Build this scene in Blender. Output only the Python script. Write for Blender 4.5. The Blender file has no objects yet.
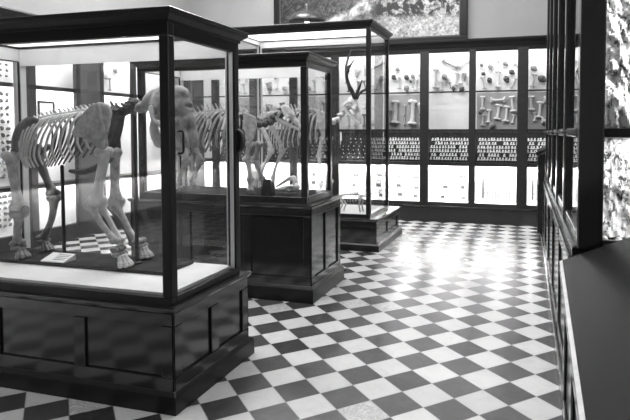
import bpy, bmesh, math, random
from mathutils import Vector, Matrix
random.seed(7)
PI = math.pi
S = bpy.context.scene
COL = S.collection
R = random.uniform

# ------------------------------------------------------------------ camera (a cropped photograph: lens shift)
F, PITCH, YAW, CX, CY, H = 551.57, .0440, .2847, 365.22, 156.29, 1.45
cy_, sy_ = math.cos(YAW), math.sin(YAW)
FW = Vector((-sy_*math.cos(PITCH), cy_*math.cos(PITCH), -math.sin(PITCH)))
RT = Vector((cy_, sy_, 0)); UP = RT.cross(FW)
def at(px, py, Y):                       # a point of the photograph at depth Y (metres into the room)
    d = FW + RT*((px-CX)/F) - UP*((py-CY)/F)
    return Vector((0, 0, H)) + d*(Y/d.y)
cam = bpy.data.cameras.new('camera'); co = bpy.data.objects.new('camera', cam); COL.objects.link(co)
co.matrix_world = Matrix(((RT.x, UP.x, -FW.x, 0), (RT.y, UP.y, -FW.y, 0), (RT.z, UP.z, -FW.z, H), (0, 0, 0, 1)))
cam.sensor_width = 36; cam.lens = 36*F/630
cam.shift_x = (315-CX)/630; cam.shift_y = -(210-CY)/630
cam.clip_start = .05
S.camera = co
S.view_settings.view_transform = 'Standard'; S.view_settings.look = 'None'
S.view_settings.exposure = 0; S.view_settings.gamma = 1
S.cycles.max_bounces = 12; S.cycles.transparent_max_bounces = 40; S.cycles.diffuse_bounces = 5; S.cycles.glossy_bounces = 5
S.cycles.caustics_reflective = False; S.cycles.caustics_refractive = False
S.cycles.sample_clamp_indirect = 60

# ------------------------------------------------------------------ materials (all neutral: a black-and-white photograph)
class NT:
    def __init__(s, name):
        s.m = bpy.data.materials.new(name); s.m.use_nodes = True
        s.t = s.m.node_tree; s.t.nodes.clear()
        s.out = s.n('ShaderNodeOutputMaterial')
    def n(s, typ, **kw):
        x = s.t.nodes.new(typ)
        for k, v in kw.items():
            if k.startswith('i_'):
                key = k[2:]; key = int(key) if key.isdigit() else key.replace('_', ' ')
                x.inputs[key].default_value = v
            else: setattr(x, k, v)
        return x
    def l(s, a, b): s.t.links.new(a, b)
    def math(s, op, a, b=None, c=None):
        x = s.n('ShaderNodeMath', operation=op)
        for i, v in enumerate((a, b, c)):
            if v is None: continue
            if isinstance(v, (int, float)): x.inputs[i].default_value = v
            else: s.l(v, x.inputs[i])
        return x.outputs[0]
    def ramp(s, fac, stops, interp='LINEAR'):
        r = s.n('ShaderNodeValToRGB'); e = r.color_ramp.elements; r.color_ramp.interpolation = interp
        while len(e) > 1: e.remove(e[0])
        for i, (p, v) in enumerate(stops):
            q = e[0] if i == 0 else e.new(p)
            q.position = p; q.color = (v, v, v, 1)
        s.l(fac, r.inputs[0]); return r.outputs[0]
    def noise(s, scale, detail=4, rough=.55, vec=None, dist=0):
        x = s.n('ShaderNodeTexNoise'); x.inputs['Scale'].default_value = scale; x.inputs['Detail'].default_value = detail
        x.inputs['Roughness'].default_value = rough; x.inputs['Distortion'].default_value = dist
        if vec is not None: s.l(vec, x.inputs['Vector'])
        return x.outputs['Fac']
    def obj(s): return s.n('ShaderNodeTexCoord').outputs['Object']
    def pos(s): return s.n('ShaderNodeNewGeometry').outputs['Position']
    def bsdf(s, color=None, rough=.5, spec=.5, bump=None, bump_s=.3, bump_d=.01, coat=0, v=.5):
        p = s.n('ShaderNodeBsdfPrincipled')
        p.inputs['Base Color'].default_value = (v, v, v, 1)
        if color is not None: s.l(color, p.inputs['Base Color'])
        if isinstance(rough, (int, float)): p.inputs['Roughness'].default_value = rough
        else: s.l(rough, p.inputs['Roughness'])
        p.inputs['Specular IOR Level'].default_value = spec
        p.inputs['Coat Weight'].default_value = coat
        p.inputs['Coat Roughness'].default_value = .13; p.inputs['Coat IOR'].default_value = 1.85
        if bump is not None:
            b = s.n('ShaderNodeBump'); b.inputs['Strength'].default_value = bump_s; b.inputs['Distance'].default_value = bump_d
            s.l(bump, b.inputs['Height']); s.l(b.outputs[0], p.inputs['Normal'])
        s.l(p.outputs[0], s.out.inputs[0]); return p

def simple(name, lo, hi, scale, rough=.6, spec=.4, bump=0, stretch=None, detail=4, coat=0):
    t = NT(name); v = t.obj()
    if stretch:
        mp = t.n('ShaderNodeMapping'); mp.inputs['Scale'].default_value = stretch; t.l(v, mp.inputs[0]); v = mp.outputs[0]
    f = t.noise(scale, detail, .6, v)
    c = t.ramp(f, [(.3, lo), (.7, hi)])
    t.bsdf(c, rough, spec, f if bump else None, bump, .01, coat); return t.m

M = {}
M['wood'] = simple('ebonised_wood', .012, .016, 6, .3, .25, 0, (8, 8, 1))
M['wood_old'] = simple('dark_varnished_wood', .017, .03, 5, .36, .45, .05, (1, 1, 10))
M['wood_gloss'] = simple('polished_dark_wood', .012, .016, 5, .4, .05, 0, (10, 10, 1), coat=.8)
M['brass'] = simple('dull_metal', .06, .1, 20, .35, .5)
M['iron'] = simple('black_iron', .012, .02, 30, .45, .5)
M['white_paint'] = simple('white_paint', .70, .78, 3, .55, .3)
M['board'] = simple('white_board', .74, .82, 2.5, .8, .2)
M['grey_board'] = simple('grey_board', .32, .42, 3, .8, .2)
M['felt'] = simple('dark_felt', .02, .032, 40, .9, .1, .2)
M['deck_grey'] = simple('grey_deck', .10, .15, 6, .8, .2)
M['bone'] = simple('old_bone', .24, .60, 22, .5, .4, .35, detail=7)
M['bone_pale'] = simple('pale_bone', .48, .78, 18, .5, .4, .3, detail=6)
M['bone_dark'] = simple('stained_and_shaded_bone', .04, .15, 20, .5, .4, .35, detail=7)  # stained neck and hips; on far ribs and blade, shade put into colour
M['bone_mid'] = simple('grey_bone', .10, .30, 22, .5, .4, .35, detail=7)
M['tooth'] = simple('ivory_tooth', .45, .75, 60, .5, .4)
M['fossil'] = simple('dark_fossil', .03, .09, 18, .6, .4, .3)
M['plaster'] = simple('wall_plaster', .28, .32, 1.2, .85, .2, .04)
M['ceiling'] = simple('ceiling_plaster', .6, .66, 1.5, .9, .2)
M['leather'] = simple('dark_desk_leather', .008, .014, 60, .26, .1, .06)
M['card'] = simple('white_card', .8, .86, 10, .7, .2)
M['ink'] = simple('printed_ink', .25, .35, 30, .8, .2)
M['enamel'] = simple('dark_enamel', .03, .05, 10, .3, .5)

def make_glass(name, refl):
    t = NT(name)
    g = t.n('ShaderNodeNewGeometry'); d = t.n('ShaderNodeVectorMath', operation='DOT_PRODUCT')
    t.l(g.outputs['Incoming'], d.inputs[0]); t.l(g.outputs['Normal'], d.inputs[1])
    c = t.math('ABSOLUTE', d.outputs['Value'])
    k = t.math('POWER', t.math('SUBTRACT', 1.0, c), 5.0)
    fac = t.math('ADD', t.math('MULTIPLY', k, 1-refl), refl)
    tr = t.n('ShaderNodeBsdfTransparent'); tr.inputs[0].default_value = (.985, .985, .985, 1)
    gl = t.n('ShaderNodeBsdfGlossy'); gl.inputs['Roughness'].default_value = .015
    mx = t.n('ShaderNodeMixShader'); t.l(fac, mx.inputs[0]); t.l(tr.outputs[0], mx.inputs[1]); t.l(gl.outputs[0], mx.inputs[2])
    t.l(mx.outputs[0], t.out.inputs[0]); return t.m
M['glass'] = make_glass('window_glass', .028)
t = NT('frosted_glass')
a = t.n('ShaderNodeBsdfDiffuse'); a.inputs[0].default_value = (.85,)*3+(1,)
b = t.n('ShaderNodeBsdfTranslucent'); b.inputs[0].default_value = (.9,)*3+(1,)
mx = t.n('ShaderNodeMixShader'); mx.inputs[0].default_value = .85
t.l(a.outputs[0], mx.inputs[1]); t.l(b.outputs[0], mx.inputs[2]); t.l(mx.outputs[0], t.out.inputs[0])
M['frosted'] = t.m
def emit(name, s):
    t = NT(name); e = t.n('ShaderNodeEmission'); e.inputs[1].default_value = s; t.l(e.outputs[0], t.out.inputs[0]); return t.m
M['bulb'] = emit('lamp_bulb_glow', 6)

# floor: square tiles laid at 45 degrees, black and white, worn and glossy
def make_floor():
    t = NT('chequer_tiles'); th = .7936; s = .1406*H; ox, oy = -.9433*H, 1.7385*H
    p = t.n('ShaderNodeSeparateXYZ'); t.l(t.pos(), p.inputs[0])
    X = t.math('SUBTRACT', p.outputs[0], ox); Y = t.math('SUBTRACT', p.outputs[1], oy)
    c, sn = math.cos(th)/s, math.sin(th)/s
    u = t.math('ADD', t.math('MULTIPLY', X, c), t.math('MULTIPLY', Y, sn))
    v = t.math('SUBTRACT', t.math('MULTIPLY', X, sn), t.math('MULTIPLY', Y, c))
    fu, fv = t.math('FLOOR', u), t.math('FLOOR', v)
    par = t.math('FLOORED_MODULO', t.math('ADD', fu, fv), 2.0)       # 1 = white
    cb = t.n('ShaderNodeCombineXYZ'); t.l(fu, cb.inputs[0]); t.l(fv, cb.inputs[1])
    wn = t.n('ShaderNodeTexWhiteNoise', noise_dimensions='3D'); t.l(cb.outputs[0], wn.inputs[0])
    rnd = wn.outputs['Value']
    # distance to the joint
    du = t.math('ABSOLUTE', t.math('SUBTRACT', t.math('SUBTRACT', u, fu), .5))
    dv = t.math('ABSOLUTE', t.math('SUBTRACT', t.math('SUBTRACT', v, fv), .5))
    wob = t.math('MULTIPLY', t.math('SUBTRACT', t.noise(9, 2, .5, t.pos()), .5), .012)
    joint = t.math('GREATER_THAN', t.math('ADD', t.math('MAXIMUM', du, dv), wob), .490)
    n1 = t.noise(7, 5, .65, t.pos(), 1.5); n2 = t.noise(60, 3, .6, t.pos())
    white = t.math('ADD', t.ramp(n1, [(.25, .40), (.5, .47), (.8, .50)]), t.math('MULTIPLY', t.math('SUBTRACT', rnd, .5), .08))
    vein = t.math('GREATER_THAN', rnd, .93)
    vn = t.ramp(t.noise(11, 6, .7, t.pos(), 4), [(.40, 0), (.5, .22), (.6, 0)])
    white = t.math('SUBTRACT', white, t.math('MULTIPLY', vein, vn))
    black = t.math('ADD', t.ramp(n1, [(.25, .025), (.55, .04), (.85, .07)]), t.math('MULTIPLY', t.math('SUBTRACT', rnd, .5), .03))
    black = t.math('ADD', black, t.math('MULTIPLY', t.math('SUBTRACT', n2, .5), .02))
    mixc = t.n('ShaderNodeMix', data_type='FLOAT'); t.l(par, mixc.inputs[0]); t.l(black, mixc.inputs[2]); t.l(white, mixc.inputs[3])
    mj = t.n('ShaderNodeMix', data_type='FLOAT'); t.l(joint, mj.inputs[0]); t.l(mixc.outputs[0], mj.inputs[2]); mj.inputs[3].default_value = .10
    rough = t.math('ADD', t.ramp(n1, [(.3, .18), (.7, .30)]), t.math('MULTIPLY', joint, .3))
    bmp = t.math('SUBTRACT', t.math('MULTIPLY', t.noise(3, 1, .5, t.pos()), .4), t.math('MULTIPLY', joint, .3))
    q = t.bsdf(mj.outputs[0], .5, .2, bmp, .12, .004, coat=1); q.inputs['Coat IOR'].default_value = 1.62
    t.l(t.math('ADD', .26, t.math('MULTIPLY', joint, .15)), q.inputs['Coat Roughness'])
    return t.m
M['floor'] = make_floor()

def make_rock(name, sc, lo, hi):
    t = NT(name); mp = t.n('ShaderNodeMapping'); mp.inputs['Scale'].default_value = (1, 1, .6); mp.inputs['Rotation'].default_value = (0, .35, 0); t.l(t.obj(), mp.inputs[0]); v = mp.outputs[0]
    f = t.noise(sc, 8, .72, v, .9); g = t.noise(sc*.3, 3, .5, v)
    c = t.ramp(t.math('ADD', f, t.math('MULTIPLY', t.math('SUBTRACT', g, .5), .35)), [(.38, lo*.1), (.44, lo), (.49, hi*.85), (.57, hi)])
    t.bsdf(c, .85, .2, f, .5, .012); return t.m
M['rock'] = make_rock('pale_rock', 30, .25, .78)
M['pebble'] = make_rock('pale_pebble', 20, .3, .8)

def make_painting():
    # a plain invented landscape: pale ground, dark tree masses, rock
    t = NT('landscape_canvas'); v = t.obj()
    p = t.n('ShaderNodeSeparateXYZ'); t.l(v, p.inputs[0]); x, z = p.outputs[0], p.outputs[2]   # canvas-local metres
    n1 = t.noise(2.1, 7, .62, v, .6); n2 = t.noise(9, 6, .7, v, 1.0); n3 = t.noise(26, 4, .7, v)
    warp = t.math('MULTIPLY', t.math('SUBTRACT', n1, .5), .5)
    light = t.ramp(t.math('MULTIPLY_ADD', t.math('ADD', x, warp), .31, .5), [(.22, .045), (.48, .10), (.66, .30), (.95, .36)])
    d = t.math('ABSOLUTE', t.math('SUBTRACT', t.math('ADD', z, t.math('MULTIPLY', warp, .9)), t.math('MULTIPLY_ADD', x, .42, .60)))
    inx = t.ramp(t.math('ABSOLUTE', t.math('ADD', x, .30)), [(.35, 1), (.55, 0)])
    path = t.math('MULTIPLY', t.math('MULTIPLY', t.ramp(d, [(.02, .42), (.14, 0)]), inx), t.ramp(t.noise(7, 5, .6, v, .8), [(.38, .15), (.6, 1)]))
    tex = t.math('MULTIPLY', t.math('SUBTRACT', t.math('ADD', n2, n3), 1.0), t.math('MULTIPLY_ADD', light, 1.7, .20))
    tot = t.math('ADD', t.math('ADD', light, tex), path)
    tm = t.ramp(t.noise(5.0, 5, .65, v, .5), [(.46, 0), (.53, 1)])
    th = t.ramp(t.math('ADD', z, t.math('MULTIPLY', warp, .3)), [(.30, 0), (.42, 1)])
    tx = t.ramp(x, [(.0, 0), (.2, 1)])
    k = t.math('SUBTRACT', 1.0, t.math('MULTIPLY', t.math('MULTIPLY', tm, th), t.math('MULTIPLY', tx, .9)))
    tot = t.math('MULTIPLY', t.math('POWER', t.math('MAXIMUM', t.math('MULTIPLY', tot, k), .015), 1.35), 1.5)
    t.bsdf(t.math('MINIMUM', tot, .6), .5, .4); return t.m
M['painting'] = make_painting()

# ------------------------------------------------------------------ mesh helpers
class MB:
    def __init__(s): s.b = bmesh.new()
    def box(s, x0, x1, y0, y1, z0, z1):
        V = [s.b.verts.new((x, y, z)) for x in (x0, x1) for y in (y0, y1) for z in (z0, z1)]
        for f in ((0, 1, 3, 2), (4, 6, 7, 5), (0, 4, 5, 1), (2, 3, 7, 6), (0, 2, 6, 4), (1, 5, 7, 3)):
            s.b.faces.new([V[i] for i in f])
        return s
    def hull8(s, pts):                        # box from eight corner points, bottom ring then top ring
        V = [s.b.verts.new(p) for p in pts]
        for f in ((3, 2, 1, 0), (4, 5, 6, 7), (0, 1, 5, 4), (1, 2, 6, 5), (2, 3, 7, 6), (3, 0, 4, 7)):
            s.b.faces.new([V[i] for i in f])
        return s
    def tube(s, pts, rad, n=8, k=4, flat=None):   # smooth swept tube; flat = (axis vector, factor) squashes the section
        P = [Vector(p) for p in pts]; Rr = list(rad) if hasattr(rad, '__len__') else [rad]*len(P)
        C, Q = [], []
        m = len(P)
        for i in range(m-1):
            p0, p1, p2, p3 = P[max(i-1, 0)], P[i], P[i+1], P[min(i+2, m-1)]
            for j in range(k):
                u = j/k
                C.append(.5*((2*p1)+(p2-p0)*u+(2*p0-5*p1+4*p2-p3)*u*u+(3*p1-p0-3*p2+p3)*u**3))
                w = u*u*(3-2*u); Q.append(Rr[i]*(1-w)+Rr[i+1]*w)
        C.append(P[-1]); Q.append(Rr[-1])
        # rounded ends
        d0 = (C[0]-C[1]).normalized(); d1 = (C[-1]-C[-2]).normalized()
        C = [C[0]+d0*Q[0]*.55]+C+[C[-1]+d1*Q[-1]*.55]; Q = [Q[0]*.55]+Q+[Q[-1]*.55]
        up = Vector((0, 0, 1)) if abs(d0.z) < .9 else Vector((0, 1, 0))
        rings = []
        for i, c in enumerate(C):
            tg = (C[min(i+1, len(C)-1)]-C[max(i-1, 0)]).normalized()
            a = tg.cross(up)
            if a.length < 1e-4: a = tg.cross(Vector((1, 0, 0)))
            a.normalize(); b = tg.cross(a).normalized(); up = b if b.dot(up) > 0 else -b
            ring = []
            for j in range(n):
                o = (a*math.cos(2*PI*j/n)+b*math.sin(2*PI*j/n))*Q[i]
                if flat: ax = flat[0]; o = o-ax*(o.dot(ax)*(1-flat[1]))
                ring.append(s.b.verts.new(c+o))
            rings.append(ring)
        for r0, r1 in zip(rings, rings[1:]):
            for j in range(n): s.b.faces.new((r0[j], r0[(j+1) % n], r1[(j+1) % n], r1[j]))
        s.b.faces.new(rings[0][::-1]); s.b.faces.new(rings[-1]); return s
    def ball(s, c, r, seg=12, rot=None):
        r = (r, r, r) if isinstance(r, (int, float)) else r
        m = Matrix.Translation(Vector(c))
        if rot is not None: m = m @ rot
        m = m @ Matrix.Diagonal((r[0], r[1], r[2], 1))
        bmesh.ops.create_uvsphere(s.b, u_segments=seg, v_segments=max(6, seg*2//3), radius=1, matrix=m); return s
    def lathe(s, prof, c, n=32):
        rings = [[s.b.verts.new((c[0]+r*math.cos(2*PI*j/n), c[1]+r*math.sin(2*PI*j/n), c[2]+z)) for j in range(n)] for r, z in prof]
        for a, b in zip(rings, rings[1:]):
            for j in range(n): s.b.faces.new((a[j], a[(j+1) % n], b[(j+1) % n], b[j]))
        s.b.faces.new(rings[0][::-1]); s.b.faces.new(rings[-1]); return s
    def plate(s, poly, off):                  # thick plate from a polygon of points, off = thickness vector
        A = [s.b.verts.new(Vector(p)-off/2) for p in poly]; B = [s.b.verts.new(Vector(p)+off/2) for p in poly]
        s.b.faces.new(A); s.b.faces.new(B[::-1])
        for i in range(len(A)):
            j = (i+1) % len(A); s.b.faces.new((A[j], A[i], B[i], B[j]))
        return s
    def mould(s, x0, x1, y0, y1, prof):       # rectangular moulding: profile of (overhang, z)
        rings = [[s.b.verts.new(p) for p in ((x0-o, y0-o, z), (x1+o, y0-o, z), (x1+o, y1+o, z), (x0-o, y1+o, z))] for o, z in prof]
        for a, b in zip(rings, rings[1:]):
            for j in range(4): s.b.faces.new((a[j], a[(j+1) % 4], b[(j+1) % 4], b[j]))
        s.b.faces.new(rings[0][::-1]); s.b.faces.new(rings[-1]); return s

def obj(name, mb, mat, parent=None, smooth=False, bevel=0):
    me = bpy.data.meshes.new(name); bmesh.ops.recalc_face_normals(mb.b, faces=mb.b.faces[:]); mb.b.to_mesh(me); mb.b.free()
    if smooth: me.polygons.foreach_set('use_smooth', [True]*len(me.polygons))
    me.materials.append(M[mat] if isinstance(mat, str) else mat)
    o = bpy.data.objects.new(name, me); COL.objects.link(o)
    if parent is not None:
        o.parent = parent
        if parent.type == 'EMPTY': o.matrix_parent_inverse = Matrix.Translation(-parent.location)
    if bevel:
        b = o.modifiers.new('edge', 'BEVEL'); b.width = bevel; b.segments = 2; b.limit_method = 'ANGLE'
    return o
def tag(o, label, cat, group=None, kind=None):
    o['label'] = label; o['category'] = cat
    if group: o['group'] = group
    if kind: o['kind'] = kind
    return o
def thing(name, loc, label, cat, group=None):
    o = bpy.data.objects.new(name, None); COL.objects.link(o); o.location = loc; o.empty_display_size = .1
    return tag(o, label, cat, group)
def struct(name, mb, mat, bevel=0):
    o = obj(name, mb, mat, None, False, bevel); o['kind'] = 'structure'; return o
def inst(name, me, mat4, label, cat, group):
    o = bpy.data.objects.new(name, me); COL.objects.link(o); o.matrix_world = mat4; return tag(o, label, cat, group)

# ------------------------------------------------------------------ the room
XL, XR, YB, YF, ZC = -6.2, 1.05, -3.6, 9.25, 5.3
struct('floor', MB().box(XL-.2, XR+.2, YB-.2, YF+.2, -.1, 0), 'floor')
struct('ceiling', MB().box(XL-.2, XR+.2, YB-.2, YF+.2, ZC, ZC+.1), 'ceiling')
struct('wall_far', MB().box(XL-.2, XR+.2, YF, YF+.2, 0, ZC), 'plaster')
struct('wall_left', MB().box(XL-.2, XL, YB, YF, 0, ZC), 'plaster')
struct('wall_right', MB().box(XR, XR+.2, YB, YF, 0, ZC), 'plaster')
struct('wall_back', MB().box(XL-.2, XR+.2, YB-.2, YB, 0, ZC), 'plaster')

# ------------------------------------------------------------------ free-standing glass cases
def showcase(name, label, up, base, plinth, z, nf, deck, deck_z, lined=True):
    # up / base / plinth = (x0, x1, y0, y1); z = plinth top, base top, glass bottom, glass top, crown top
    zp, zb, g0, g1, zc = z
    x0, x1, y0, y1 = up
    r = thing(name, ((x0+x1)/2, (y0+y1)/2, 0), label, 'display case', 'glazed museum cases standing on the tiled floor')
    b = MB(); b.mould(*plinth, [(0, 0), (0, zp*.82), (-.008, zp*.9), (-.018, zp)])
    obj('plinth', b, 'wood', r, bevel=.003)
    bx0, bx1, by0, by1 = base
    b = MB(); b.box(bx0+.014, bx1-.014, by0+.014, by1-.014, zp-.01, zb-.03)
    cab = obj('base_cabinet', b, 'wood_gloss', r)
    # raised frame round recessed panels, front and right (and plain frames on the other two sides)
    b = MB(); st = .075; zt = zb-.03
    for xa, xb in ((bx1-.014, bx1), (bx0, bx0+.014)):
        ny = 2
        b.box(xa, xb, by0, by1, zp-.01, zp+st*.9); b.box(xa, xb, by0, by1, zt-st*.9, zt)
        for i in range(ny+1):
            yc = by0+(by1-by0)*i/ny; a = st/2
            ya, yb = max(by0, yc-a-(a if i == ny else 0)), min(by1, yc+a+(a if i == 0 else 0))
            b.box(xa, xb, ya, yb, zp+st*.9, zt-st*.9)
    for ya, yb in ((by0, by0+.014), (by1-.014, by1)):
        b.box(bx0, bx1, ya, yb, zp-.01, zp+st*.9); b.box(bx0, bx1, ya, yb, zt-st*.9, zt)
        for i in range(nf+1):
            xc = bx0+(bx1-bx0)*i/nf; a = st/2
            xa, xb = max(bx0, xc-a-(a if i == nf else 0)), min(bx1, xc+a+(a if i == 0 else 0))
            b.box(xa, xb, ya, yb, zp+st*.9, zt-st*.9)
    obj('panel_frame', b, 'wood_gloss', cab, bevel=.004)
    b = MB(); b.mould(bx0, bx1, by0, by1, [(-.01, zb-.045), (.0, zb-.035), (.010, zb-.025), (.018, zb-.012), (.018, zb), (-.02, zb+.006)])
    obj('ledge', b, 'wood_gloss', r)
    # carcass of the upper part
    w = .055
    b = MB()
    b.box(x0, x1, y0, y0+.04, zb, g0); b.box(x0, x1, y1-.04, y1, zb, g0)
    b.box(x0, x0+.04, y0+.04, y1-.04, zb, g0); b.box(x1-.04, x1, y0+.04, y1-.04, zb, g0)
    b.mould(x0, x1, y0, y1, [(.012, zb), (.012, zb+.012), (0, zb+.022)]) if False else None
    obj('bottom_rail', b, 'wood', r, bevel=.004)
    for xa, ya in ((x0, y0), (x1-w, y0), (x0, y1-w), (x1-w, y1-w)):
        obj('post', MB().box(xa, xa+w, ya, ya+w, g0, g1), 'wood', r, bevel=.005)
    b = MB()
    b.box(x0, x1, y0, y0+.045, g1, zc-.06); b.box(x0, x1, y1-.045, y1, g1, zc-.06)
    b.box(x0, x0+.045, y0+.045, y1-.045, g1, zc-.06); b.box(x1-.045, x1, y0+.045, y1-.045, g1, zc-.06)
    obj('top_rail', b, 'wood', r, bevel=.003)
    # crown: a mitred cornice ring, with a frosted sheet let into it
    b = MB(); prof = [(-.002, zc-.075), (.008, zc-.07), (.010, zc-.055), (.022, zc-.045), (.038, zc-.034), (.045, zc-.022), (.045, zc-.004), (.040, zc), (-.06, zc), (-.06, zc-.045), (-.002, zc-.045)]
    rings = [[b.b.verts.new(p) for p in ((x0-o, y0-o, q), (x1+o, y0-o, q), (x1+o, y1+o, q), (x0-o, y1+o, q))] for o, q in prof]
    for ra, rb in zip(rings, rings[1:]+rings[:1]):
        for j in range(4): b.b.faces.new((ra[j], ra[(j+1) % 4], rb[(j+1) % 4], rb[j]))
    obj('crown', b, 'wood', r)
    obj('top_sheet', MB().box(x0+.06, x1-.06, y0+.06, y1-.06, zc-.03, zc-.022), 'frosted', r)
    # white-painted lining inside the frame
    b = MB(); e = .008; p = .03
    b.box(x0+.046, x1-.046, y1-.046-e, y1-.046, g1-.03, zc-.035); b.box(x0+.046, x1-.046, y0+.046, y0+.046+e, g1+.01, zc-.035)
    b.box(x1-.046-e, x1-.046, y0+.055, y1-.055, g1+.005, zc-.035); b.box(x0+.046, x0+.046+e, y0+.055, y1-.055, g1+.005, zc-.035)
    for xa, xb in ((x0+.004, x0+p+.004), (x1-p-.004, x1-.012))[:2 if lined else 1]:
        b.box(xa, xb, y1-w-e, y1-w, g0, g1)
    b.box(x0+w, x0+w+e, y1-w, y1-.012, g0, g1)
    if lined: b.box(x1-w-e, x1-w, y1-w, y1-.012, g0, g1)
    obj('lining', b, 'white_paint', r)
    obj('deck', MB().box(x0+.041, x1-.041, y0+.041, y1-.041, zb, deck_z), deck, r)
    q = .016
    obj('glass_pane', MB().box(x0+w, x1-w, y0+q, y0+q+.005, g0, g1), 'glass', r)
    obj('glass_pane', MB().box(x0+w, x1-w, y1-q-.005, y1-q, g0, g1), 'glass', r)
    obj('glass_pane', MB().box(x0+q, x0+q+.005, y0+w, y1-w, g0, g1), 'glass', r)
    obj('glass_pane', MB().box(x1-q-.005, x1-q, y0+w, y1-w, g0, g1), 'glass', r)
    return r

c1 = showcase('display_case', 'nearest black glazed case holding the elephant calf skeleton', (-3.475, -1.735, 2.40, 3.11), (-3.51, -1.72, 2.39, 3.18), (-3.53, -1.70, 2.37, 3.22),
              (.115, .55, .597, 1.94, 2.072), 3, 'white_paint', .61)
c2 = showcase('display_case', 'middle black glazed case on a tall panelled base holding a long-ribbed skeleton', (-3.50, -1.80, 4.37, 5.02), (-3.55, -1.735, 4.31, 5.07), (-3.58, -1.71, 4.28, 5.11),
              (.14, .83, .887, 2.01, 2.125), 3, 'felt', .88, False)
c3 = showcase('display_case', 'tallest black glazed case, farthest in the row, holding the antlered skeleton', (-3.80, -1.825, 6.45, 7.40), (-3.9, -1.725, 6.38, 7.58), (-3.93, -1.69, 6.36, 7.66),
              (.095, .395, .437, 2.70, 2.80), 3, 'white_paint', .43, False)
# a looped handle and lock plate on the end door of the nearest case
b = MB(); xh = -1.735
b.tube([(xh, 2.475, 1.455), (xh+.028, 2.475, 1.45), (xh+.030, 2.475, 1.40), (xh+.028, 2.475, 1.345), (xh, 2.475, 1.34)], .006, 8)
h = obj('door_handle', b, 'iron', c1, True); h['label'] = 'black looped door handle'
b = MB(); b.tube([(xh-.003, 3.09, 1.46), (xh+.02, 3.10, 1.43), (xh+.022, 3.10, 1.36), (xh-.003, 3.09, 1.33)], [.014, .02, .02, .014], 8)
obj('hinge', b, 'iron', c1, True)

# ------------------------------------------------------------------ the long wall case across the far wall
FX0, FX1, FY, FYB = -5.86, .85, 8.85, 9.2
posts = [-.066-.7655*i for i in range(8)]+[.70]
posts.sort()
wc = thing('display_cabinet', (-2.5, 9.0, 0), 'long black glazed wall case full of bones across the far wall', 'wall case')
obj('base', MB().box(FX0, FX1, FY-.01, FYB, 0, .25), 'wood_old', wc)
obj('base_moulding', MB().box(FX0, FX1, FY-.025, FY-.01, .235, .262), 'wood_gloss', wc, bevel=.005)
obj('bottom_rail', MB().box(FX0, FX1, FY, FY+.05, .25, .318), 'wood_old', wc)
obj('top_rail', MB().box(FX0, FX1, FY, FY+.05, 2.715, 2.80), 'wood', wc)
obj('crown', MB().mould(FX0+.065, FX1-.06, FY, FYB-.06, [(0, 2.78), (.01, 2.80), (.012, 2.825), (.03, 2.845), (.055, 2.865), (.06, 2.875), (.06, 2.90), (.05, 2.908)]), 'wood', wc)
obj('back_panel', MB().box(FX0, FX1, FYB-.03, FYB, .25, 2.80), 'board', wc)
obj('top_board', MB().box(FX0, FX1, FY+.05, FYB-.03, 2.76, 2.79), 'white_paint', wc)
for i, x in enumerate(posts):
    w = (.052, .08, .07)[i % 3] if x > -2 else .068
    if x > 0: w = .06
    obj('post', MB().box(x-w, x+w, FY-.012, FY+.05, .25, 2.74), 'wood_old', wc, bevel=.006)
gs_ = obj('glass_shelf', MB().box(FX0, FX1, FY+.08, FYB-.031, 2.086, 2.098), 'glass', wc)
obj('shelf_edge', MB().box(FX0, FX1, FY+.065, FY+.08, 2.082, 2.104), 'wood_old', gs_)
obj('shelf', MB().box(FX0, FX1, FY+.02, FYB-.031, 1.450, 1.495), 'wood_old', wc)
obj('shelf', MB().box(FX0, FX1, FY+.02, FYB-.031, .905, .965), 'wood_old', wc)
obj('case_floor', MB().box(FX0, FX1, FY+.05, FYB-.031, .30, .318), 'white_paint', wc)
obj('end_panel', MB().box(FX0-.03, FX0, FY, FYB, 0, 2.79), 'wood_old', wc)
bays = list(zip(posts, posts[1:]))
for a, b_ in bays:
    obj('glass_pane', MB().box(a+.06, b_-.06, FY+.018, FY+.023, .318, 2.715), 'glass', wc)
    w = (b_-a)-.13
# tier backings: grey boards, dark stepped racks, printed charts
BAYNAME = {}
order = sorted(bays, key=lambda q: -q[0])
NAMES = ['bay by the tall right case', 'first full bay', 'second full bay', 'third full bay',
         'fourth bay', 'fifth bay', 'sixth bay', 'seventh bay', 'eighth bay', 'ninth bay']
for q, n in zip(order, NAMES): BAYNAME[q] = n
for bi, q in enumerate(order):
    a, b_ = q; m = .075
    if bi in (0, 1, 3, 5, 7): obj('grey_backboard', MB().box(a+m-.03, b_-m+.03, FYB-.045, FYB-.03, 1.497, 2.08), 'grey_board', wc)
    # stepped rack, rising to the back
    k = MB()
    for i in range(6): k.box(a+.02, b_-.02, FY+.085+.034*i, FY+.119+.034*i if i < 5 else FYB-.0315, .9655, .985+.062*i)
    k.box(a+.02, b_-.02, FYB-.0405, FYB-.0312, 1.295, 1.449)
    obj('stepped_rack', k, 'felt', wc)
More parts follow.
